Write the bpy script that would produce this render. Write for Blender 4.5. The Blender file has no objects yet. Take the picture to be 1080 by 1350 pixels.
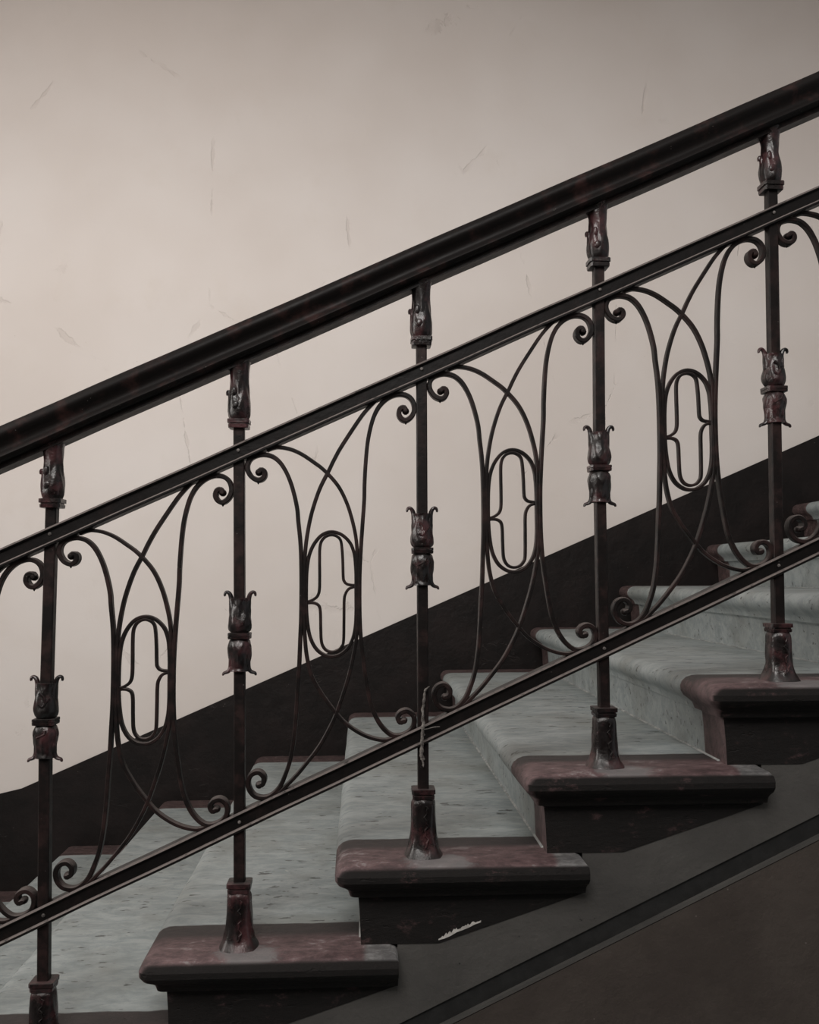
import bpy, bmesh, math, random
from mathutils import Vector, Matrix, noise

random.seed(4)
scene = bpy.context.scene
C = scene.collection

# ------------------------------------------------------------------ camera
# metres: X runs along the flight (up to the right), Y into the picture, Z up; railing stands in Y = 0
RUN, RISE = 0.30, 0.13671
SL = RISE / RUN
FPX = 1237.85
CAM = Vector((0.50002, -1.54627, 0.72364))
YAW, PITCH, ROLL = -0.05094, 0.06633, -0.00313
_r = Vector((math.cos(YAW), math.sin(YAW), 0))
FWD = Vector((-math.sin(YAW) * math.cos(PITCH), math.cos(YAW) * math.cos(PITCH), math.sin(PITCH)))
_u = _r.cross(FWD)
RIGHT = math.cos(ROLL) * _r + math.sin(ROLL) * _u
UP = -math.sin(ROLL) * _r + math.cos(ROLL) * _u
cd = bpy.data.cameras.new('camera')
cam = bpy.data.objects.new('camera', cd)
C.objects.link(cam)
M = Matrix((RIGHT, UP, -FWD)).transposed().to_4x4()
M.translation = CAM
cam.matrix_world = M
cd.sensor_fit = 'HORIZONTAL'
cd.sensor_width = 36
cd.lens = 36 * FPX / 1080
cd.clip_start = 0.02
scene.camera = cam

def P(px, py, y=0.0):
    """point of the vertical plane Y = y that a photo pixel looks at -> (x, z)"""
    d = FWD + RIGHT * ((px - 540) / FPX) + UP * ((675 - py) / FPX)
    t = (y - CAM.y) / d.y
    q = CAM + d * t
    return q.x, q.z

# ------------------------------------------------------------------ world, light, exposure
YW = 1.565            # plane of the back wall
YE = -0.061           # outer edge of the treads
XN = -0.143           # nosing of a step relative to its baluster
w = bpy.data.worlds.new('world')
scene.world = w
w.use_nodes = True
w.node_tree.nodes['Background'].inputs[0].default_value = (0.97, 0.985, 1.0, 1)
w.node_tree.nodes['Background'].inputs[1].default_value = 0.30

def area(name, loc, target, sx, sy, power, col):
    l = bpy.data.lights.new(name, 'AREA')
    l.shape = 'RECTANGLE'
    l.size, l.size_y, l.energy, l.color = sx, sy, power, col
    o = bpy.data.objects.new(name, l)
    C.objects.link(o)
    o.location = loc
    o.rotation_euler = (Vector(target) - Vector(loc)).to_track_quat('-Z', 'Y').to_euler()
    return o
XL = -1.75            # plane of the wall with the landing window
area('window_daylight', (XL - 0.12, -0.5, 1.6), (XL + 2, -0.4, 1.3), 1.2, 1.6, 44, (1.0, 0.95, 0.90))

YF = -3.3             # plane of the stairwell wall behind the photographer, with an added window opening
area('stairwell_fill', (0.0, YF - 0.12, 3.5), (0.1, 1.5, 1.5), 1.6, 2.0, 135, (1.0, 0.965, 0.93))  # unseen fill light added to brighten the middle of the back wall

vs = scene.view_settings
vs.view_transform = 'Standard'
vs.look = 'None'
vs.gamma = 1
vs.use_curve_mapping = False
vs.exposure = 0.10

# ------------------------------------------------------------------ materials
class N:
    def __init__(s, name):
        s.m = bpy.data.materials.new(name)
        s.m.use_nodes = True
        s.t = s.m.node_tree
        s.b = s.t.nodes['Principled BSDF']
        s.pos = s.t.nodes.new('ShaderNodeNewGeometry').outputs['Position']
    def lk(s, a, b): s.t.links.new(a, b)
    def put(s, sock, v):
        if isinstance(v, (int, float)): sock.default_value = v
        elif isinstance(v, tuple): sock.default_value = (*v, 1) if len(v) == 3 and sock.type == 'RGBA' else v
        else: s.lk(v, sock)
    def scale(s, v, sc):
        n = s.t.nodes.new('ShaderNodeMapping'); n.inputs['Scale'].default_value = sc
        s.lk(v, n.inputs['Vector']); return n.outputs[0]
    def noise(s, sc, det=4, rough=.55, vec=None, dist=0):
        n = s.t.nodes.new('ShaderNodeTexNoise')
        n.inputs['Scale'].default_value = sc; n.inputs['Detail'].default_value = det
        n.inputs['Roughness'].default_value = rough; n.inputs['Distortion'].default_value = dist
        s.lk(vec or s.pos, n.inputs['Vector']); return n.outputs['Fac']
    def vor(s, sc, feat='F1', vec=None):
        n = s.t.nodes.new('ShaderNodeTexVoronoi'); n.feature = feat
        n.inputs['Scale'].default_value = sc; s.lk(vec or s.pos, n.inputs['Vector']); return n.outputs['Distance']
    def math(s, op, a, b=0.0, clamp=False):
        n = s.t.nodes.new('ShaderNodeMath'); n.operation = op; n.use_clamp = clamp
        s.put(n.inputs[0], a); s.put(n.inputs[1], b); return n.outputs[0]
    def ramp(s, v, a, b):
        n = s.t.nodes.new('ShaderNodeMapRange'); n.interpolation_type = 'SMOOTHSTEP'
        s.put(n.inputs['Value'], v); n.inputs['From Min'].default_value = a; n.inputs['From Max'].default_value = b
        return n.outputs[0]
    def mix(s, f, a, b):
        n = s.t.nodes.new('ShaderNodeMix'); n.data_type = 'RGBA'
        s.put(n.inputs['Factor'], f); s.put(n.inputs[6], a); s.put(n.inputs[7], b); return n.outputs[2]
    def sep(s, v):
        n = s.t.nodes.new('ShaderNodeSeparateXYZ'); s.lk(v, n.inputs[0]); return n.outputs
    def normal(s):
        n = s.t.nodes.new('ShaderNodeNewGeometry'); return n.outputs['Normal']
    def bump(s, h, strength, dist, prev=None):
        n = s.t.nodes.new('ShaderNodeBump'); n.inputs['Strength'].default_value = strength
        n.inputs['Distance'].default_value = dist; s.lk(h, n.inputs['Height'])
        if prev: s.lk(prev, n.inputs['Normal'])
        return n.outputs[0]
    def out(s, col, rough, nrm=None, spec=.5, coat=0):
        s.put(s.b.inputs['Base Color'], col); s.put(s.b.inputs['Roughness'], rough)
        s.b.inputs['Specular IOR Level'].default_value = spec
        if nrm: s.lk(nrm, s.b.inputs['Normal'])
        return s.m

def mat_plaster():
    n = N('wall_plaster')
    tint = n.ramp(n.noise(1.3, 3), .35, .7)
    col = n.mix(tint, (.645, .590, .555), (.70, .655, .628))
    blot = n.ramp(n.noise(4.5, 5, .6), .55, .75)
    col = n.mix(n.math('MULTIPLY', blot, .25), col, (.62, .555, .50))
    speck = n.ramp(n.vor(26), .045, .02)
    keep = n.ramp(n.noise(6.3, 2), .57, .62)
    sp = n.math('MULTIPLY', speck, keep)
    col = n.mix(n.math('MULTIPLY', sp, .5), col, (.38, .32, .29))
    ed = n.vor(1.7, 'DISTANCE_TO_EDGE', n.scale(n.pos, (1.7, 1, .8)))
    crack = n.math('MULTIPLY', n.ramp(n.math('ADD', ed, n.math('MULTIPLY', n.noise(17, 5, .65), .09)), .054, .047), n.ramp(n.noise(3.1, 3), .55, .62))
    col = n.mix(n.math('MULTIPLY', crack, .22), col, (.42, .36, .33))
    h = n.math('ADD', n.math('MULTIPLY', n.noise(2.2, 3, .5), .8), n.math('MULTIPLY', n.noise(60, 3), .018))
    h = n.math('ADD', h, n.math('MULTIPLY', n.ramp(n.noise(9, 5, .6), .58, .70), .03))
    h = n.math('SUBTRACT', h, n.math('MULTIPLY', crack, .20))
    h = n.math('SUBTRACT', h, n.math('MULTIPLY', sp, .06))
    return n.out(col, .75, n.bump(h, .5, .02), .25)

def mat_brown(name, a, b, rough=.45, scratch=True):
    n = N(name)
    col = n.mix(n.ramp(n.noise(7, 6, .65), .35, .7), a, b)
    sc = n.noise(4.2, 5, .6, n.scale(n.pos, (.7, 1, 2.2)), .8)
    ln = n.ramp(n.math('ABSOLUTE', n.math('SUBTRACT', sc, .5)), .008, .002)
    ln = n.math('MULTIPLY', ln, n.ramp(n.noise(6.1, 3), .58, .66))
    if scratch: col = n.mix(n.math('MULTIPLY', ln, .20), col, tuple(min(1, c * 4 + .03) for c in b))
    dots = n.math('MULTIPLY', n.ramp(n.vor(60), .10, .05), n.ramp(n.noise(21, 1), .66, .70))
    col = n.mix(n.math('MULTIPLY', dots, .35), col, (.30, .26, .24))
    h = n.math('ADD', n.noise(22, 6, .65), n.math('MULTIPLY', ln, .5 if scratch else 0.0))
    return n.out(col, rough, n.bump(h, .5, .008), .18)

def iron(name, dark, red, redness, rough, dust, bumpk=.35, spec=.25, edge=False):
    n = N(name)
    f = n.ramp(n.noise(26, 5, .65), redness, redness + .25)
    col = n.mix(f, dark, red)
    up = n.sep(n.normal())[2]
    d = n.math('MULTIPLY', n.ramp(up, .30, .75), n.ramp(n.noise(60, 4, .7), .20, .5))
    if edge: d = n.math('MULTIPLY', d, n.ramp(up, .90, .84))
    col = n.mix(n.math('MULTIPLY', d, dust), col, (.155, .132, .124))
    dots = n.math('MULTIPLY', n.ramp(n.vor(150), .13, .06), n.ramp(n.noise(47, 1), .66, .70))
    col = n.mix(n.math('MULTIPLY', dots, .5), col, (.36, .33, .31))
    rg = n.math('ADD', n.math('MULTIPLY', n.noise(40, 3), .25), rough - .12)
    rg = n.math('ADD', rg, n.math('MULTIPLY', d, .3))
    h = n.math('ADD', n.noise(90, 4, .6), n.math('MULTIPLY', n.noise(300, 2), .3))
    return n.out(col, rg, n.bump(h, bumpk, .0016), spec)

def mat_stone(name, painted=True):
    n = N(name)
    x, y, z = n.sep(n.pos)
    streak = n.noise(13, 9, .74, n.scale(n.pos, (1.0, 2.3, 2.3)), .5)
    col = n.mix(n.ramp(streak, .30, .72), (.215, .250, .254), (.372, .405, .406))
    blot = n.ramp(n.noise(5.5, 5, .6), .42, .75)
    col = n.mix(n.math('MULTIPLY', blot, .65), col, (.185, .195, .178))
    pit = n.math('MULTIPLY', n.ramp(n.noise(62, 3, .6, n.scale(n.pos, (.45, 1.2, 1.2))), .61, .67), n.ramp(n.noise(11, 3), .40, .56))
    col = n.mix(n.math('MULTIPLY', pit, .8), col, (.06, .062, .06))
    lite = n.math('MULTIPLY', n.ramp(n.noise(70, 2, .5, n.scale(n.pos, (.5, 1, 1))), .72, .76), n.ramp(n.noise(6.4, 2), .5, .6))
    col = n.mix(n.math('MULTIPLY', lite, .6), col, (.5, .5, .48))
    h = n.math('SUBTRACT', n.math('MULTIPLY', n.noise(24, 5), .4), n.math('MULTIPLY', pit, .5))
    rough = .55
    if painted:
        wob = n.math('MULTIPLY', n.math('SUBTRACT', n.noise(16, 4), .5), .012)
        yy = n.math('ADD', y, wob)
        front = n.ramp(yy, .091, .086)
        back = n.ramp(yy, YW - .108, YW - .102)
        up = n.ramp(n.sep(n.normal())[2], .5, .9)
        # the outer border: dark maroon paint, rubbed down to red primer and bare stone where feet pass
        wear = n.noise(58, 8, .8, n.scale(n.pos, (.5, 1, 1)))
        nx, ny, nz = n.sep(n.normal())
        rub = n.math('MULTIPLY', n.ramp(n.math('ADD', yy, n.math('MULTIPLY', n.math('SUBTRACT', wear, .5), .05)), .050, .022), up)
        rub = n.math('ADD', rub, n.math('MULTIPLY', n.math('SUBTRACT', 1.0, up), .7))
        red = n.mix(n.ramp(wear, .36, .64), (.062, .040, .041), (.165, .104, .106))
        drk = n.mix(n.ramp(wear, .4, .75), (.034, .029, .029), (.062, .046, .046))
        pc = n.mix(rub, drk, red)
        dusty = n.math('ADD', wear, n.math('MULTIPLY', n.noise(7, 3, .6), .45))
        bare = n.math('MULTIPLY', n.math('MULTIPLY', n.ramp(dusty, .79, .87), rub), up)
        pc = n.mix(n.math('MULTIPLY', bare, .75), pc, (.28, .265, .265))
        tc = n.t.nodes.new('ShaderNodeTexCoord').outputs['Object']
        tail = n.math('MULTIPLY', n.ramp(n.math('ADD', n.sep(tc)[0], n.math('MULTIPLY', wob, 1.5)), .200, .212), n.ramp(nz, .15, .6))
        pc = n.mix(n.math('MULTIPLY', tail, .85), pc, n.mix(n.ramp(wear, .4, .65), (.12, .12, .12), (.27, .275, .27)))
        ox, oy, oz = n.sep(tc)
        dd = n.math('ADD', n.math('POWER', n.math('MULTIPLY', n.math('SUBTRACT', ox, .022), .62), 2.0), n.math('POWER', n.math('ADD', oy, .034), 2.0))
        cem = n.math('MULTIPLY', n.ramp(n.math('ADD', n.math('SQRT', dd), n.math('MULTIPLY', n.math('SUBTRACT', wear, .5), .07)), .034, .022), up)
        pc = n.mix(n.math('MULTIPLY', cem, .7), pc, (.21, .205, .205))
        # border faces turned outward or down are darkened to near black, scuffed here and there
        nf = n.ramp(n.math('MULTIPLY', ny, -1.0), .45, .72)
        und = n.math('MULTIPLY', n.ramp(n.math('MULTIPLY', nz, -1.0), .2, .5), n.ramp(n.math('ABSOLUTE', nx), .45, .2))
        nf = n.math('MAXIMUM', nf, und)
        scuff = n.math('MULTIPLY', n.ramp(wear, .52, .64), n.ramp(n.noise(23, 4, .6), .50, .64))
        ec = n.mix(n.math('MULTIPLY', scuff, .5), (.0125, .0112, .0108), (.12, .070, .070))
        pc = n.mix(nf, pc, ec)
        gloss = n.math('SUBTRACT', .4, n.math('MULTIPLY', n.math('MULTIPLY', nf, front), .28))
        n.lk(gloss, n.b.inputs['Specular IOR Level'])
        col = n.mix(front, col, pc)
        bc = n.mix(n.ramp(wear, .35, .7), (.042, .030, .029), (.150, .098, .096))
        bare2 = n.math('MULTIPLY', n.ramp(n.noise(60, 4, .7), .60, .66), .5)
        bc = n.mix(bare2, bc, (.26, .21, .20))
        col = n.mix(back, col, bc)
        h = n.math('ADD', h, n.math('MULTIPLY', n.math('MULTIPLY', n.math('ADD', front, back), wear), 1.3))
    return n.out(col, rough, n.bump(h, .5, .006), .4)

def mat_grey_plaster():
    n = N('stringer_plaster')
    col = n.mix(n.ramp(n.noise(6, 6, .6), .35, .7), (.060, .0570, .0535), (.080, .076, .071))
    sp = n.math('MULTIPLY', n.ramp(n.vor(75), .14, .07), n.ramp(n.noise(19, 1), .6, .66))
    col = n.mix(sp, col, (.02, .02, .02))
    return n.out(col, .7, n.bump(n.noise(28, 6, .6), .5, .008), .3)

def plain(name, a, b, sc=30, rough=.7, bk=.3):
    n = N(name)
    return n.out(n.mix(n.ramp(n.noise(sc, 5, .65), .35, .7), a, b), rough, n.bump(n.noise(sc * 2, 4), bk, .003), .3)

MT = dict(
    plaster=mat_plaster(),
    dado=mat_brown('dado_paint', (.0095, .0080, .0078), (.016, .0122, .0118)),
    lower=mat_brown('lower_wall_paint', (.050, .041, .036), (.066, .055, .048), .6, False),
    groove=plain('groove_paint', (.012, .012, .0118), (.020, .020, .0195)),
    grey=mat_grey_plaster(),
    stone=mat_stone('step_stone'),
    floor=mat_stone('floor_stone', False),
    mortar=plain('mortar', (.20, .215, .215), (.42, .43, .42), 45),
    chip=plain('bare_plaster', (.38, .36, .34), (.55, .53, .50), 80),
    bar=iron('black_brown_iron_paint', (.0075, .0059, .0057), (.027, .0155, .0145), .42, .42, .55, .35, .18),
    rail=iron('rail_iron_paint', (.0068, .0058, .0057), (.016, .011, .0105), .52, .42, .95, .35, .18, True),
    leaf=iron('maroon_leaf_paint', (.0064, .0046, .0046), (.062, .024, .026), .43, .29, .12, .6, .5),
    wood=iron('handrail_varnish', (.0065, .0050, .0047), (.034, .016, .0145), .50, .48, .0, .25, .14),
    web=plain('cobweb_dust', (.085, .076, .070), (.20, .185, .17), 200, .95, .8),
    rivet=plain('worn_rivet', (.05, .045, .042), (.22, .20, .19), 220, .6),
    frame=plain('window_paint', (.5, .48, .45), (.6, .58, .55)),
)

# ------------------------------------------------------------------ mesh helpers
def link(name, me, mat, parent=None, smooth=None):
    o = bpy.data.objects.new(name, me)
    C.objects.link(o)
    if mat and not me.materials: me.materials.append(MT[mat])
    if smooth:
        me.polygons.foreach_set('use_smooth', [True] * len(me.polygons))
        me.set_sharp_from_angle(angle=math.radians(smooth))
    if parent: o.parent = parent
    return o

def mesh(name, verts, faces):
    me = bpy.data.meshes.new(name)
    me.from_pydata(verts, [], faces)
    bm = bmesh.new(); bm.from_mesh(me)
    bmesh.ops.recalc_face_normals(bm, faces=bm.faces)
    bm.to_mesh(me); bm.free()
    return me

def loft(rings, caps=True, closed=True):
    """rings of equal vertex count -> mesh data"""
    n = len(rings[0]); V = [p for r in rings for p in r]; F = []
    for i in range(len(rings) - 1):
        for j in range(n if closed else n - 1):
            k = (j + 1) % n
            F.append((i * n + j, i * n + k, (i + 1) * n + k, (i + 1) * n + j))
    if caps:
        F.append(tuple(reversed(range(n)))); F.append(tuple(range((len(rings) - 1) * n, len(rings) * n)))
    return V, F

def box(x0, x1, y0, y1, z0, z1):
    V = [(x, y, z) for x in (x0, x1) for y in (y0, y1) for z in (z0, z1)]
    F = [(0, 1, 3, 2), (4, 6, 7, 5), (0, 4, 5, 1), (2, 3, 7, 6), (0, 2, 6, 4), (1, 5, 7, 3)]
    return V, F

def join(*parts):
    V, F = [], []
    for v, f in parts:
        b = len(V); V += v; F += [tuple(i + b for i in q) for q in f]
    return V, F

def prism(poly, y0, y1):
    """polygon in XZ pushed through Y"""
    n = len(poly)
    V = [(x, y0, z) for x, z in poly] + [(x, y1, z) for x, z in poly]
    F = [tuple(range(n)), tuple(reversed(range(n, 2 * n)))]
    for i in range(n):
        j = (i + 1) % n; F.append((i, j, n + j, n + i))
    return V, F

def spline(pts, step=.004):
    """Catmull-Rom through 2-D points, resampled"""
    pts = [Vector(p) for p in pts]
    q = [pts[0] * 2 - pts[1]] + pts + [pts[-1] * 2 - pts[-2]]
    out = []
    for i in range(1, len(q) - 2):
        a, b, c, d = q[i - 1], q[i], q[i + 1], q[i + 2]
        k = max(2, int((c - b).length / step) + 1)
        for s in range(k):
            t = s / k
            out.append(.5 * ((2 * b) + (c - a) * t + (2 * a - 5 * b + 4 * c - d) * t * t + (3 * b - a - 3 * c + d) * t ** 3))
    out.append(pts[-1])
    return out

def ribbon(path, wd, dp, closed=False, yc=0.0):
    """flat iron bar bent in the XZ plane; wd(t) in-plane width, dp(t) depth along Y"""
    n = len(path); rings = []
    for i, p in enumerate(path):
        a = path[(i - 1) % n] if closed or i else p
        b = path[(i + 1) % n] if closed or i < n - 1 else p
        t = (b - a).normalized(); nv = Vector((-t.y, t.x))
        s = i / (n - 1); W = wd(s) / 2; D = dp(s) / 2; c = min(W, D) * .38
        prof = [(W - c, -D), (W, -D + c), (W, D - c), (W - c, D), (-W + c, D), (-W, D - c), (-W, -D + c), (-W + c, -D)]
        rings.append([(p.x + nv.x * u, yc + v, p.y + nv.y * u) for u, v in prof])
    if closed:
        V, F = loft(rings, False)
        m = len(rings[0]); L = (n - 1) * m
        F += [(L + j, L + (j + 1) % m, (j + 1) % m, j) for j in range(m)]
        return V, F
    return loft(rings)

def ball(c, rx, ry, rz, nu=10, nv=8):
    rings = []
    for i in range(1, nv):
        f = math.pi * i / nv
        rings.append([(c[0] + rx * math.sin(f) * math.cos(2 * math.pi * j / nu), c[1] + ry * math.cos(f), c[2] + rz * math.sin(f) * math.sin(2 * math.pi * j / nu)) for j in range(nu)])
    return loft(rings)

def tag(o, label=None, cat=None, group=None, kind=None):
    for k, v in (('label', label), ('category', cat), ('group', group), ('kind', kind)):
        if v: o[k] = v
    return o

def empty(name, loc=(0, 0, 0)):
    o = bpy.data.objects.new(name, None); C.objects.link(o); o.location = loc; o.empty_display_size = .05
    return o

# ------------------------------------------------------------------ the room
XA, XB = XL, 4.6
ZF = -1.30                                   # floor of the stairwell
LAND = -2 * RISE                             # landing at the foot of the flight
wall = link('wall_back', mesh('wall_back', *box(XA, XB, YW, YW + .2, ZF, 5.2)), 'plaster')
tag(wall, 'pinkish beige plastered wall behind the stairs', None, None, 'structure')
# dado painted dark brown, following the flight and levelling off at the landing
p0, p1 = P(80.5, 1017.7, YW - .004), P(1080, 574.8, YW - .004)
s_d = (p1[1] - p0[1]) / (p1[0] - p0[0])
zf = P(0, 1046.8, YW - .004)[1]
xk = p0[0] + (zf - p0[1]) / s_d
kink = P(36, 1044, YW - .004)[0]
top = [(XA, zf), (xk - .04, zf), (xk + .03, zf + .03 * s_d + .003), (XB, p0[1] + (XB - p0[0]) * s_d)]
bot = [(XB, ZF), (XA, ZF)]
da = link('baseboard_back', mesh('baseboard_back', *prism(top + bot, YW - .005, YW + .01)), 'dado')
tag(da, 'dark brown painted dado rising along the wall beside the steps', None, None, 'structure')

# wall below the flight: grey stringer, dark groove, brown painted wall
YS = YE + .052                               # face of the stringer
g0, g1 = P(543, 1338, YS), P(1080, 1078, YS)
l0, l1 = P(591, 1344, YS), P(1080, 1105, YS)
zg = sum((g[1] - SL * g[0]) for g in (g0, g1, P(822, 1201, YS))) / 3       # groove top: z = SL x + zg
zl = sum((g[1] - SL * g[0]) for g in (l0, l1, P(876, 1196, YS))) / 3
TAIL = .400                                  # nosing to the back end of a tread slab
OV = .042                                    # nosing overhang in front of the riser
XS0, XS1 = -2 * RUN + XN, XB
saw = []
STEPS = range(-1, 10)
for i in STEPS:
    x0 = i * RUN + XN; z0 = i * RISE
    xr = x0 + OV
    saw += [(xr + .058, z0 - RISE), (xr + .125, z0 - RISE), (x0 + TAIL, z0 - .050)]
poly = saw + [(saw[-1][0], SL * saw[-1][0] + zg), (saw[0][0], SL * saw[0][0] + zg)]
st = link('trim_1', mesh('trim_1', *prism(poly, YS, YS + .06)), 'grey')
tag(st, 'grey plaster stringer band under the step ends', None, None, 'structure')
xa, xb = saw[0][0], saw[-1][0]
def slant(xa, xb, c0, c1): return [(xa, SL * xa + c0), (xb, SL * xb + c0), (xb, SL * xb + c1), (xa, SL * xa + c1)]
gr = link('trim_2', mesh('trim_2', *prism(slant(xa, xb, zl - .003, zg + .004), YS + .005, YS + .06)), 'groove')
tag(gr, 'dark groove running below the grey stringer', None, None, 'structure')
ed = link('trim_3', mesh('trim_3', *prism(slant(xa, xb, zl - .008, zl - .002), YS - .003, YS + .05)), 'grey')
tag(ed, 'thin plaster bead below the dark groove', None, None, 'structure')
lw = link('wall_front', mesh('wall_front', *prism([(xa, SL * xa + zl - .010), (xa, ZF), (xb, ZF), (xb, SL * xb + zl - .010)], YS - .002, YS + .08)), 'lower')
tag(lw, 'brown painted wall below the flight', None, None, 'structure')
lf = link('wall_landing', mesh('wall_landing', *box(XA, xa, YS - .002, YS + .08, ZF, LAND - .065)), 'lower')
tag(lf, 'brown painted wall below the landing', None, None, 'structure')
ce = link('shading_ceiling', mesh('shading_ceiling', *box(XA, XB, -.30, YW, 2.80, 3.05)), 'plaster')  # out-of-view slab added to shade the top of the back wall
tag(ce, 'unseen plastered slab added over the flight to shade the upper wall', None, None, 'structure')
fl = link('floor', mesh('floor', *box(XA - .25, XB, YF - .25, YW, ZF - .1, ZF)), 'floor')
tag(fl, 'grey stone floor of the stairwell', None, None, 'structure')
ld = link('floor_landing', mesh('floor_landing', *box(XA, -RUN + XN + OV + .06, YE, YW, LAND - .06, LAND)), 'stone')
tag(ld, 'grey stone landing at the foot of the flight', None, None, 'structure')
# wall with the landing window
wy0, wy1, wz0, wz1 = -1.1, .1, .8, 2.4
lwall = link('wall_left', mesh('wall_left', *join(
    box(XA - .25, XA, YF, wy0, ZF, 5.2), box(XA - .25, XA, wy1, YW + .2, ZF, 5.2),
    box(XA - .25, XA, wy0, wy1, ZF, wz0), box(XA - .25, XA, wy0, wy1, wz1, 5.2))), 'plaster')
tag(lwall, 'beige plastered wall with the landing window', None, None, 'structure')
vx0, vx1, vz0, vz1 = -0.8, 0.8, 2.5, 4.5  # opening added for the fill light, set high to darken the wall top
vw = link('wall_stairwell', mesh('wall_stairwell', *join(
    box(XA - .25, vx0, YF - .25, YF, ZF, 5.2), box(vx1, XB, YF - .25, YF, ZF, 5.2),
    box(vx0, vx1, YF - .25, YF, ZF, vz0), box(vx0, vx1, YF - .25, YF, vz1, 5.2))), 'plaster')
tag(vw, 'beige plastered stairwell wall facing the flight', None, None, 'structure')
vm = (vx0 + vx1) / 2
w2 = link('added_window', mesh('added_window', *join(
    box(vx0, vx0 + .05, YF - .10, YF - .04, vz0, vz1), box(vx1 - .05, vx1, YF - .10, YF - .04, vz0, vz1),
    box(vx0, vx1, YF - .10, YF - .04, vz0, vz0 + .05), box(vx0, vx1, YF - .10, YF - .04, vz1 - .05, vz1),
    box(vm - .02, vm + .02, YF - .09, YF - .05, vz0, vz1))), 'frame')
tag(w2, 'painted frame of the added, unseen stairwell window', None, None, 'structure')
ds = link('dimming_dado', mesh('dimming_dado', *box(XA, XB, YF, YF + .006, ZF, 1.05)), 'dado')  # unseen dark panel added to dim reflections and frontal bounce
tag(ds, 'dark brown dado added to the unseen stairwell wall to dim its bounce', None, None, 'structure')
ym = (wy0 + wy1) / 2
wn = link('window_1', mesh('window_1', *join(
    box(XA - .10, XA - .04, wy0, wy0 + .05, wz0, wz1), box(XA - .10, XA - .04, wy1 - .05, wy1, wz0, wz1),
    box(XA - .10, XA - .04, wy0, wy1, wz0, wz0 + .05), box(XA - .10, XA - .04, wy0, wy1, wz1 - .05, wz1),
    box(XA - .09, XA - .05, ym - .02, ym + .02, wz0, wz1))), 'frame')
tag(wn, 'painted frame of the landing window', None, None, 'structure')

# ------------------------------------------------------------------ steps
stair = tag(empty('stone_staircase', (0, 0, LAND)), 'grey stone staircase with moulded nosings and maroon painted ends', 'staircase')
PROF = [(.030, 0), (.020, -.0008), (.011, -.004), (.004, -.010), (.0005, -.018), (.001, -.027), (.006, -.035), (.014, -.041), (.0205, -.047), (.023, -.054), (.024, -.0575), (.0345, -.0585), (.0365, -.0635)]
YT = YW - .0055                              # the steps butt against the painted dado
def tread_mesh():
    rings = []
    for o, z in PROF:
        R = max(.003, .020 - o * .35)
        x0, y0 = XN + o, YE + o * 1.38
        arc = [(x0 + R - R * math.cos(a), y0 + R - R * math.sin(a)) for a in (math.pi / 2 * k / 5 for k in range(6))]
        # rounded back end of the returned nosing
        xe = XN + TAIL - max(0, .010 - abs(z + .025) * 0.0) * (1 if o < .003 else 0) * 0
        xe = XN + TAIL - (.012 if z > -.002 else .005 if z > -.006 else 0)
        ring = [(x0, YT)]
        NB = 14
        ring += [(x0, YT + (y0 + R - YT) * k / NB) for k in range(1, NB)]
        ring += arc + [(xe, y0), (xe, YT)]
        rings.append([(x, y, z) for x, y in ring])
    V, F = loft(rings)
    # worn, slightly uneven nosing
    V = [(x + (.0022 * noise.noise((y * 9, z * 20, 1.7)) if x < .0 else 0), y + (.0018 * noise.noise((x * 11, z * 18, 4)) if y < 0 and x > XN + .05 else 0), z) for x, y, z in V]
    return mesh('tread_slab', V, F)
tread = tread_mesh()
xr0 = XN + OV
riser = mesh('riser_block', *prism([(xr0, -RISE), (xr0 + .125, -RISE), (XN + TAIL - .002, -.0645), (XN + TAIL - .002, -.0638), (xr0 - .004, -.0638), (xr0 - .002, -.09)], YS - .0015, YT))
mort = mesh('mortar_joint', *prism([(xr0 - .0035, -RISE + .0002), (xr0 + .001, -RISE + .0002), (xr0 + .001, -RISE + .0028)], YS + .03, YW - .004))
for i in STEPS:
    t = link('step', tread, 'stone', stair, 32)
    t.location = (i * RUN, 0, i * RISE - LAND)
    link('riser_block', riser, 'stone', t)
    link('mortar_joint', mort, 'mortar', t)
    if i == 2:
        random.seed(9)
        a, b = P(578, 1238, YS), P(634, 1214, YS)
        pts = []
        K = 34
        for k in range(K):
            f = k / (K - 1)
            pts.append((a[0] + (b[0] - a[0]) * f, a[1] + (b[1] - a[1]) * f + (.0015 + .0075 * random.random() * (.35 + .65 * abs(math.sin(5.3 * f)))) * math.sin(math.pi * min(.98, max(.02, f))) ** .5))
        lo = [(a[0] + (b[0] - a[0]) * k / 7, a[1] + (b[1] - a[1]) * k / 7 - .0005 - .002 * random.random()) for k in range(8)][::-1]
        ch = link('paint_chip', mesh('paint_chip', *prism([(x - i * RUN, z - i * RISE) for x, z in pts + lo], YS - .0026, YS + .001)), 'chip', t)

# ------------------------------------------------------------------ railing
rail = tag(empty('iron_stair_railing', (0, 0, 0)), 'dark wrought iron stair railing with scrolls, leaf ornaments and moulded handrail', 'railing')
X0, X1 = -1.25 * RUN, 5.3 * RUN

def run_profile(prof, zc):
    """vertical cross-section (y, z) carried up the slope"""
    K = 40
    rings = []
    for k in range(K + 1):
        x = X0 + (X1 - X0) * k / K
        e = .0012 * noise.noise((x * 7, zc * 5, 0))
        rings.append([(x, y, z + SL * x + zc + e) for y, z in prof])
    return loft(rings)
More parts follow.
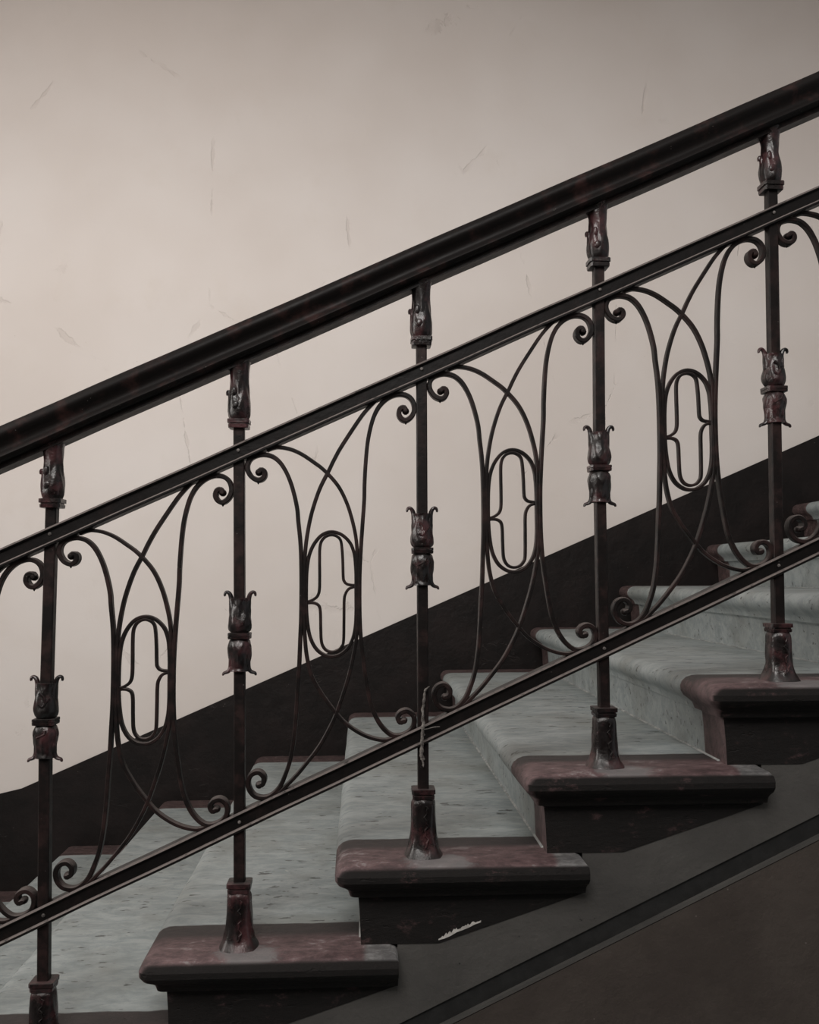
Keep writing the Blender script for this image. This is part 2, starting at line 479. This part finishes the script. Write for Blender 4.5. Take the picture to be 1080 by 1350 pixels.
# handrail: rounded top, hollow front, bead, on a flat iron bar
def hz(px, py, y): q = P(px, py, y); return q[1] - SL * q[0]
hb = sum(hz(px, py, .017) for px, py in ((0, 621.5), (296, 497), (500, 409.5), (760, 294.8), (1080, 154))) / 5
hbt = sum(hz(px, py, -.022) for px, py in ((0, 560.4), (207, 473), (500, 345), (760, 232.6), (1080, 94))) / 5
H = hbt - hb                                   # bar bottom to the shoulder of the top roll
half = [(-.017, .0085), (-.022, .0085), (-.0300, .0105), (-.0325, .0150), (-.0310, .0195), (-.0255, .0225), (-.0235, .0285), (-.0245, .0350), (-.0285, .0410),
        (-.0335, .0460), (-.0350, .0520), (-.0330, .0590), (-.0270, .0650), (-.0170, .0690), (0, .0705)]
k = H / .0670
half = [(y, z * k if z > .0085 else z) for y, z in half]
prof = half + [(-y, z) for y, z in half[-2::-1]]
hr = link('handrail', mesh('handrail', *run_profile(prof, hb)), 'wood', rail, 50)
tag(hr, 'moulded dark brown handrail with a rounded top')
fb = [(-.0165, 0), (-.0165, .0085), (.0165, .0085), (.0165, 0)]
link('flat_bar', mesh('flat_bar', *run_profile(fb, hb)), 'bar', hr, 40)
# the two flanged rails
def flanged(ht):
    c = .0012
    a = [(-.0135, ht / 2 - c), (-.0135 + c, ht / 2)]
    f = [(-.0140, -ht / 2), (-.0155, -ht / 2 + c), (-.0155, -ht / 2 + .0042), (-.0133, -ht / 2 + .0066), (-.0092, -ht / 2 + .0074),
         (-.0092, ht / 2 - .0060), (-.0130, ht / 2 - .0055), (-.0146, ht / 2 - .0034), (-.0116, ht / 2)]
    return f + [(-y, z) for y, z in reversed(f)]
def line(pts, y): return sum(hz(a, b, y) for a, b in pts) / len(pts)
mt = line(((280, 597.5), (580, 467), (760, 386), (1080, 246)), -.010); mb = line(((283, 622.5), (547, 506.5)), -.012)
bt = line(((540, 963), (794.8, 842)), .010); bb = line(((540, 989.6), (794.8, 867)), -.0135)
HT = .0315
zm_ = (mt + mb) / 2; zb_ = (bt + bb) / 2
print('rails', mt - mb, bt - bb, H, k)
link('upper_rail', mesh('upper_rail', *run_profile(flanged(HT), zm_)), 'rail', rail, 35)
link('lower_rail', mesh('lower_rail', *run_profile(flanged(HT), zb_)), 'rail', rail, 35)

# ---- ornaments of a baluster, built round the Z axis
def turned(prof, nth=40, sub=3, relief=None, sq=.0):
    """prof: list of (z, radius); relief(theta, s, r, z) -> (r, z)"""
    P2 = spline([(z, r) for z, r in prof], 10) if sub == 0 else None
    pts = []
    src = [Vector((z, r)) for z, r in prof]
    q = [src[0] * 2 - src[1]] + src + [src[-1] * 2 - src[-2]]
    for i in range(1, len(q) - 2):
        a, b, c, d = q[i - 1:i + 3]
        for s in range(sub):
            t = s / sub
            pts.append(.5 * ((2 * b) + (c - a) * t + (2 * a - 5 * b + 4 * c - d) * t * t + (3 * b - a - 3 * c + d) * t ** 3))
    pts.append(src[-1])
    rings = []
    for m, p in enumerate(pts):
        s = m / (len(pts) - 1); ring = []
        for j in range(nth):
            th = 2 * math.pi * j / nth
            r, z = p.y, p.x
            if sq:
                cs = max(abs(math.cos(th)), abs(math.sin(th)))
                r *= (1 - sq) + sq * (1 / cs) * .93
            if relief: r, z = relief(th, s, r, z)
            ring.append((r * math.cos(th), r * math.sin(th), z))
        rings.append(ring)
    return loft(rings)

def acanthus(amp, flip=1, seed=0.0):
    def f(th, s, r, z):
        # leaf lobes sweeping up from each face's midrib, plus a cast, hand finished unevenness
        ph = ((th + math.pi / 4) % (math.pi / 2)) - math.pi / 4
        u = abs(ph) / (math.pi / 4)
        lobes = math.sin(11 * s - 4.5 * u * flip + seed) * (1 - .35 * u)
        rib = math.exp(-(u / .16) ** 2) * .7 - math.exp(-((1 - u) / .14) ** 2) * .9
        nz = noise.noise((math.cos(th) * 2.2, math.sin(th) * 2.2, s * 4 + seed)) * 1.1
        e = math.sin(math.pi * min(1, max(0, s))) ** .5
        return r + amp * e * (lobes * .75 + rib + nz), z
    return f

def square_collar(zs, hw, z0):
    """stack of thin square plates: zs = [(z, half width), ...]"""
    rings = []
    for z, h in zs:
        c = .003
        rings.append([(x, y, z + z0) for x, y in ((h, -h + c), (h, h - c), (h - c, h), (-h + c, h), (-h, h - c), (-h, -h + c), (-h + c, -h), (h - c, -h))])
    return loft(rings)

def leaf_tip(sx, z0, r0, up, reach, width=.022, hook=True):
    """curled leaf tip leaving the rim of a cup towards +-X"""
    if hook: c = [(-.001, -.030), (.0008, -.016), (.0022, -.006), (.0055, .0012), (.0105, .0044), (.0150, .0034), (.0166, -.0002), (.0160, -.0020)]
    else: c = [(-.001, -.030), (.0006, -.016), (.0022, -.006), (.0060, -.0002), (.0110, .0020), (.0150, .0030), (.0166, .0052), (.0166, .0068)]
    k = reach / .0165
    path = spline([(r0 + a * k, z0 + b * up) for a, b in c], .0012)
    n = len(path); rings = []
    for i, p in enumerate(path):
        a = path[max(0, i - 1)]; b = path[min(n - 1, i + 1)]
        t = (b - a).normalized(); nv = Vector((-t.y, t.x)); s = i / (n - 1)
        W = width * (.6 + .4 * math.sin(math.pi * min(1, s * 1.6 + .2))) * (1 - .45 * s) / 2; T = .0052 * (1 - s) ** .7 + .0019
        ring = []
        for a_ in range(10):
            q = 2 * math.pi * a_ / 10
            u = math.cos(q) * W; v = math.sin(q) * T * .8
            ring.append((sx * (p.x + nv.x * v * 1.0 - .0012 * (u / (width / 2)) ** 2), u, p.y + nv.y * v))
        rings.append(ring)
    return loft(rings)

def wavy_seam(z0, z1, y, x):
    rings = []
    K = 26
    for i in range(K + 1):
        f = i / K; z = z0 + (z1 - z0) * f
        xx = x + .0022 * math.sin(f * 17) + .0012 * math.sin(f * 41); rr = .0013 + .0005 * math.sin(f * 23)
        yy = y(f)
        rings.append([(xx + rr * math.cos(a), yy + rr * math.sin(a), z) for a in (2 * math.pi * j / 6 for j in range(6))])
    return loft(rings)

COLLAR = [(-.0075, .0150), (-.0072, .0160), (-.0020, .0165), (-.0016, .0152), (.0004, .0152), (.0008, .0176), (.0072, .0176), (.0076, .0160)]
ZC, ZM, ZFT = .83783, .48927, .08848          # heights of the three collars above the tread
# capital under the handrail
cap_v = join(square_collar(COLLAR, 0, 0),
             turned([(.0070, .0150), (.0150, .0178), (.0280, .0186), (.0400, .0176), (.0520, .0158), (.0640, .0148), (.0760, .0150), (.0880, .0160), (.1050, .0190)], 40, 4, acanthus(.0012, 1, .6), .25),
             [(lambda V: ([(x, y, z) for x, y, z in V[0]], V[1]))(leaf_tip(-1, .050, .0140, 1, .006, .018))][0],
             ball((-.004, -.0176, .029), .0062, .0026, .0072), ball((-.007, -.0150, .052), .0045, .0026, .0085))
capital = mesh('capital', *cap_v)
# double leaf sleeve in the middle
up_cup = turned([(.0050, .0136), (.0085, .0166), (.0160, .0188), (.0260, .0186), (.0380, .0168), (.0480, .0153), (.0560, .0148), (.0610, .0152)], 40, 4, acanthus(.0013, 1, 0), .12)
dn_cup = turned([(-.0050, .0136), (-.0085, .0166), (-.0160, .0188), (-.0250, .0186), (-.0380, .0166), (-.0480, .0152), (-.0530, .0152), (-.0570, .0160)], 40, 4, acanthus(.0013, -1, 2), .12)
slv = join(square_collar([(-.0052, .0140), (-.0048, .0172), (-.0004, .0176), (.0000, .0164), (.0004, .0176), (.0046, .0176), (.0050, .0150)], 0, 0), up_cup, dn_cup,
           leaf_tip(1, .0660, .0125, 1, .0122), leaf_tip(-1, .0660, .0125, 1, .0122),
           leaf_tip(1, -.0570, .0125, -1, .0135, .02, False), leaf_tip(-1, -.0570, .0125, -1, .0135, .02, False),
           ribbon(spline([(-.006, .046), (.001, .040), (.004, .030), (-.001, .024), (-.006, .028)]), lambda s: .0035, lambda s: .005, yc=-.0175),
           ribbon(spline([(.010, .038), (.006, .032), (.001, .029)]), lambda s: .0022, lambda s: .004, yc=-.0168),
           ribbon(spline([(.006, -.012), (.004, -.018), (-.002, -.021), (-.008, -.024)]), lambda s: .0024, lambda s: .004, yc=-.0180))
sleeve = mesh('leaf_sleeve', *slv)
# foot on the tread
ft = join(square_collar([(z, r + .0012) for z, r in COLLAR], 0, 0),
          turned([(-.0070, .0165), (-.0140, .0196), (-.0300, .0200), (-.0450, .0206), (-.0580, .0213), (-.0680, .0228), (-.0770, .0252), (-.0840, .0286), (-.0900, .0322)], 40, 4, acanthus(.0011, -1, 1.3), .35),
          wavy_seam(-.016, -.074, lambda f: -.0200 - .004 * f - .004 * f ** 4, .0035))
foot = mesh('foot', *ft)
rivet = mesh('rivet', *ball((0, 0, 0), .0030, .0018, .0030))

# where each baluster really stands: pixel positions of its three collars in the photograph
OBS = {0: ((69.3, 664), (60.6, 950.7), (58, 1301)), 1: ((315.5, 559.5), (316.2, 838), (316, 1167.8)), 2: ((555.5, 451.5), (556.7, 726), (558, 1045)),
       3: ((788.7, 348.7), (790.2, 617.8), (796.3, 937.8)), 4: ((1016.3, 248.3), (1020.7, 514.3), (1025.8, 827.3))}
def shaft(pts, hw=.0088):
    rings = []
    for x, z in pts:
        c = .0016; h = hw
        rings.append([(x + a, b, z) for a, b in ((h, -h + c), (h, h - c), (h - c, h), (-h + c, h), (-h, h - c), (-h, -h + c), (-h + c, -h), (h - c, -h))])
    return loft(rings)
for i in range(-1, 6):
    bx, bz = i * RUN, i * RISE
    if i in OBS:
        c3 = [P(*p) for p in OBS[i]]
    else:
        c3 = [(bx, bz + ZC), (bx, bz + ZM), (bx, bz + ZFT)]
    (xc, zc), (xm, zmid), (xf, zft) = c3
    zft = max(zft, bz + ZFT - .004)
    pts = [(xf, bz), (xf, zft), (xm, zmid), (xc, zc), (xc, zc + .09)]
    me = mesh('baluster', *shaft([(x - bx, z - bz) for x, z in pts]))
    b = link('baluster', me, 'bar', rail, 30); b.location = (bx, 0, bz)
    o = link('capital', capital, 'leaf', b, 38); o.location = (xc - bx, 0, zc - bz)
    o = link('leaf_sleeve', sleeve, 'leaf', b, 38); o.location = (xm - bx, 0, zmid - bz)
    if i % 2: o.rotation_euler.z = math.pi
    o = link('foot', foot, 'leaf', b, 38); o.location = (xf - bx, 0, zft - bz); o.scale.z = (zft - bz) / .0895
    zr = SL * xc + zm_
    o = link('rivet', rivet, 'rivet', b, 40); o.location = (xc - bx, -.0105, zr - bz + .004)
    zr = SL * xf + zb_
    o = link('rivet', rivet, 'rivet', b, 40); o.location = (xf - bx, -.0105, zr - bz)

# ---- scroll work between two balusters, traced on the panel right of baluster 1
def tr(org, sc, pts): return [(org[0] + x / sc, org[1] + y / sc) for x, y in pts]
D_, A_, B_, C_, E_, F_ = ((310, 570), 8.308), ((340, 590), 4.909), ((380, 680), 6.75), ((440, 480), 6.75), ((300, 860), 6.43), ((430, 840), 6.75)
L1 = tr(*D_, [(262, 440), (285, 415), (318, 425), (328, 470), (300, 512), (250, 524), (185, 490), (142, 420), (140, 350), (175, 290), (235, 258), (310, 245), (400, 262), (470, 308), (530, 382), (590, 500), (640, 650), (680, 830)]) + \
    [(393.5, 688), (396, 712), (397.2, 735), (397.6, 769), (397.2, 813), (396, 843), (394.6, 878), (393, 900), (390.2, 947), (387, 978), (382.4, 1003), (376, 1022), (370, 1035.5), (361, 1046), (349.8, 1051.3), (337, 1049), (329.3, 1040), (327.6, 1029), (332.5, 1020), (341.5, 1017.3), (348.3, 1023.5), (347.3, 1032), (342, 1034.5)]
R1 = tr(*C_, [(640, 420), (625, 392), (592, 402), (580, 448), (603, 490), (645, 503), (695, 465), (718, 400), (698, 325), (645, 280), (570, 272), (490, 300), (420, 360), (370, 440), (335, 540), (305, 680), (287, 850), (275, 1060)]) + \
    [(480.2, 660), (478, 692), (475.9, 724), (474.3, 761), (474.3, 806), (475.6, 837), (477.6, 858), (479.4, 872), (483.3, 899), (488.5, 926), (496.7, 947), (507, 961.5), (519, 969.5), (532, 968.5), (542.4, 961.5), (546.4, 951.5), (544.3, 942), (536.7, 936.6), (528.3, 938.8), (524.4, 945), (527.3, 951.2), (532.5, 949.5)]
L2 = [(352, 594), (360, 591)] + tr(*D_, [(480, 165), (600, 185), (720, 235), (850, 320), (980, 420)]) + [(446, 641), (458, 665), (466, 692), (470, 714), (471, 735), (470.5, 769), (471, 800), (471.5, 821), (469, 848), (461.9, 883), (453.7, 911), (444, 939), (435.3, 958.5), (421.3, 983.4), (405.8, 1004), (391.8, 1021), (377.8, 1035.5), (368, 1045), (358, 1052)]
R2 = [(506, 523), (498, 527)] + tr(*C_, [(350, 350), (260, 450), (150, 610), (60, 750), (0, 860)]) + [(433.7, 620.6), (421.5, 645), (411.3, 675.6), (405.4, 704), (402.6, 727), (401.4, 750), (401, 780), (401, 813), (402.3, 843), (405, 867), (411.2, 891), (422.9, 912.5), (435.3, 930), (444, 940.5), (452.2, 950), (464, 959.5), (478.9, 968.2), (493.7, 973.5), (508.5, 975.5), (520, 972), (528, 969)]
RING = tr(*B_, [(385, 143), (300, 172), (232, 250), (190, 345), (170, 455), (162, 600), (162, 800), (172, 950), (196, 1080), (245, 1178), (312, 1234), (380, 1252), (450, 1240), (520, 1190), (568, 1110), (594, 1010), (604, 880), (604, 700), (604, 540), (598, 420), (586, 330), (550, 240), (475, 168)])
FU = tr(*B_, [(158, 768), (200, 757), (240, 735), (266, 706), (279, 650), (281, 520), (280, 400), (283, 280), (300, 222), (335, 185), (385, 170), (432, 182), (465, 215), (478, 280), (486, 400), (490, 540), (497, 580), (520, 606), (560, 616), (606, 618)])
FL = tr(*B_, [(158, 778), (210, 774), (250, 782), (277, 806), (287, 860), (290, 1000), (295, 1110), (312, 1165), (345, 1200), (390, 1212), (440, 1200), (475, 1165), (493, 1110), (497, 900), (498, 770), (506, 705), (535, 655), (570, 637), (606, 630)])
def local(px): return [(x - RUN, z - RISE) for x, z in (P(*p) for p in px)]
def scroll_depth(s): return .0125 + .0075 * max(0, 1 - min(s, 1 - s) / .14)
def bar(px, wd, dp, closed=False, tips=None):
    q = local(px)
    if closed:
        q2 = [q[-1]] + q + [q[0], q[1]]
        path = spline(q2, .004)
        # keep one turn only
        a = min(range(len(path)), key=lambda i: (path[i] - Vector(q[0])).length)
        half_ = len(path) // 2
        b = min(range(half_, len(path)), key=lambda i: (path[i] - Vector(q[0])).length)
        return ribbon(path[a:b], wd, dp, True)
    return ribbon(spline(q, .0032), wd, dp)
def drop(px, py):
    (x, z), = local([(px, py)])
    return loft([[(x + r * math.cos(a), r * 1.2 * math.sin(a), z + h) for a in (2 * math.pi * j / 8 for j in range(8))] for h, r in ((.009, .0050), (.0045, .0036), (.002, .0018), (0, .0005))])
def scroll(px, name, tip):
    V = bar(px, lambda s: .0066 + .0018 * max(0, 1 - min(s, 1 - s) / .2) ** .5, scroll_depth)
    q = local(px)
    balls = []
    for e, nb in ((q[0], q[2]), (q[-1], q[-3])):
        balls.append(ball((e[0], 0, e[1]), .0062, .0112, .0062))
    # pointed drops on the turns of the scrolls
    return mesh(name, *join(V, drop(*tip), *balls))
m_l1, m_r1 = scroll(L1, 'scroll_bar', (340.7, 638.6)), scroll(R1, 'scroll_bar', (535, 560))
m_l2 = mesh('arched_bar', *bar(L2, lambda s: .0060, lambda s: .0120))
m_r2 = mesh('arched_bar', *bar(R2, lambda s: .0060, lambda s: .0118))
m_ring = mesh('oval_ring', *bar(RING, lambda s: .0056, lambda s: .0110, True))
m_fu = mesh('fret_bar', *bar(FU, lambda s: .0048, lambda s: .0090))
m_fl = mesh('fret_bar', *bar(FL, lambda s: .0048, lambda s: .0090))
x_t, z_t = P(433, 621); x_b, z_b = P(444, 940.5)
for i in range(-1, 5):
    L = (i * RUN, 0, i * RISE)
    for nm, me in (('scroll_bar', m_l1), ('scroll_bar', m_r1), ('arched_bar', m_l2), ('arched_bar', m_r2)):
        o = link(nm, me, 'bar', rail, 40); o.location = L
    rg = link('oval_ring', m_ring, 'bar', rail, 40); rg.location = L
    link('fret_bar', m_fu, 'bar', rg, 40); link('fret_bar', m_fl, 'bar', rg, 40)

# ------------------------------------------------------------------ cobweb on the third baluster
random.seed(2)
cw = [(566, 905), (561, 910), (559, 925), (557.5, 940), (558, 955), (557, 968), (556.5, 980), (556, 992), (557.5, 1003), (558.5, 1012)]
path = spline([P(a, b, -.017) for a, b in cw], .0018)
rings = []
for i, p in enumerate(path):
    f = i / (len(path) - 1)
    rr = .0016 + .0020 * f + .0013 * noise.noise((i * .31, 2.2, 0))
    rr *= (1 - f) ** .3 if f > .9 else 1
    yy = -.0155 - .0015 * math.sin(i * .5)
    rings.append([(p.x + .0012 * noise.noise((i * .23, 7, 0)) + rr * math.cos(a), yy + rr * .7 * math.sin(a), p.y) for a in (2 * math.pi * j / 8 for j in range(8))])
tw = spline([P(a, b, -.018) for a, b in ((557, 962), (564, 961), (571, 959), (580, 958))], .002)
tr2 = [[(p.x + .0007 * math.cos(a) * .2, -.0172 + .0008 * math.sin(a), p.y + .0009 * math.cos(a)) for a in (2 * math.pi * j / 6 for j in range(6))] for p in tw]
web = link('cobweb', mesh('cobweb', *join(loft(rings), loft(tr2))), 'web', None, 60)
tag(web, 'dusty grey cobweb strand clinging to a baluster at the lower rail', 'cobweb')
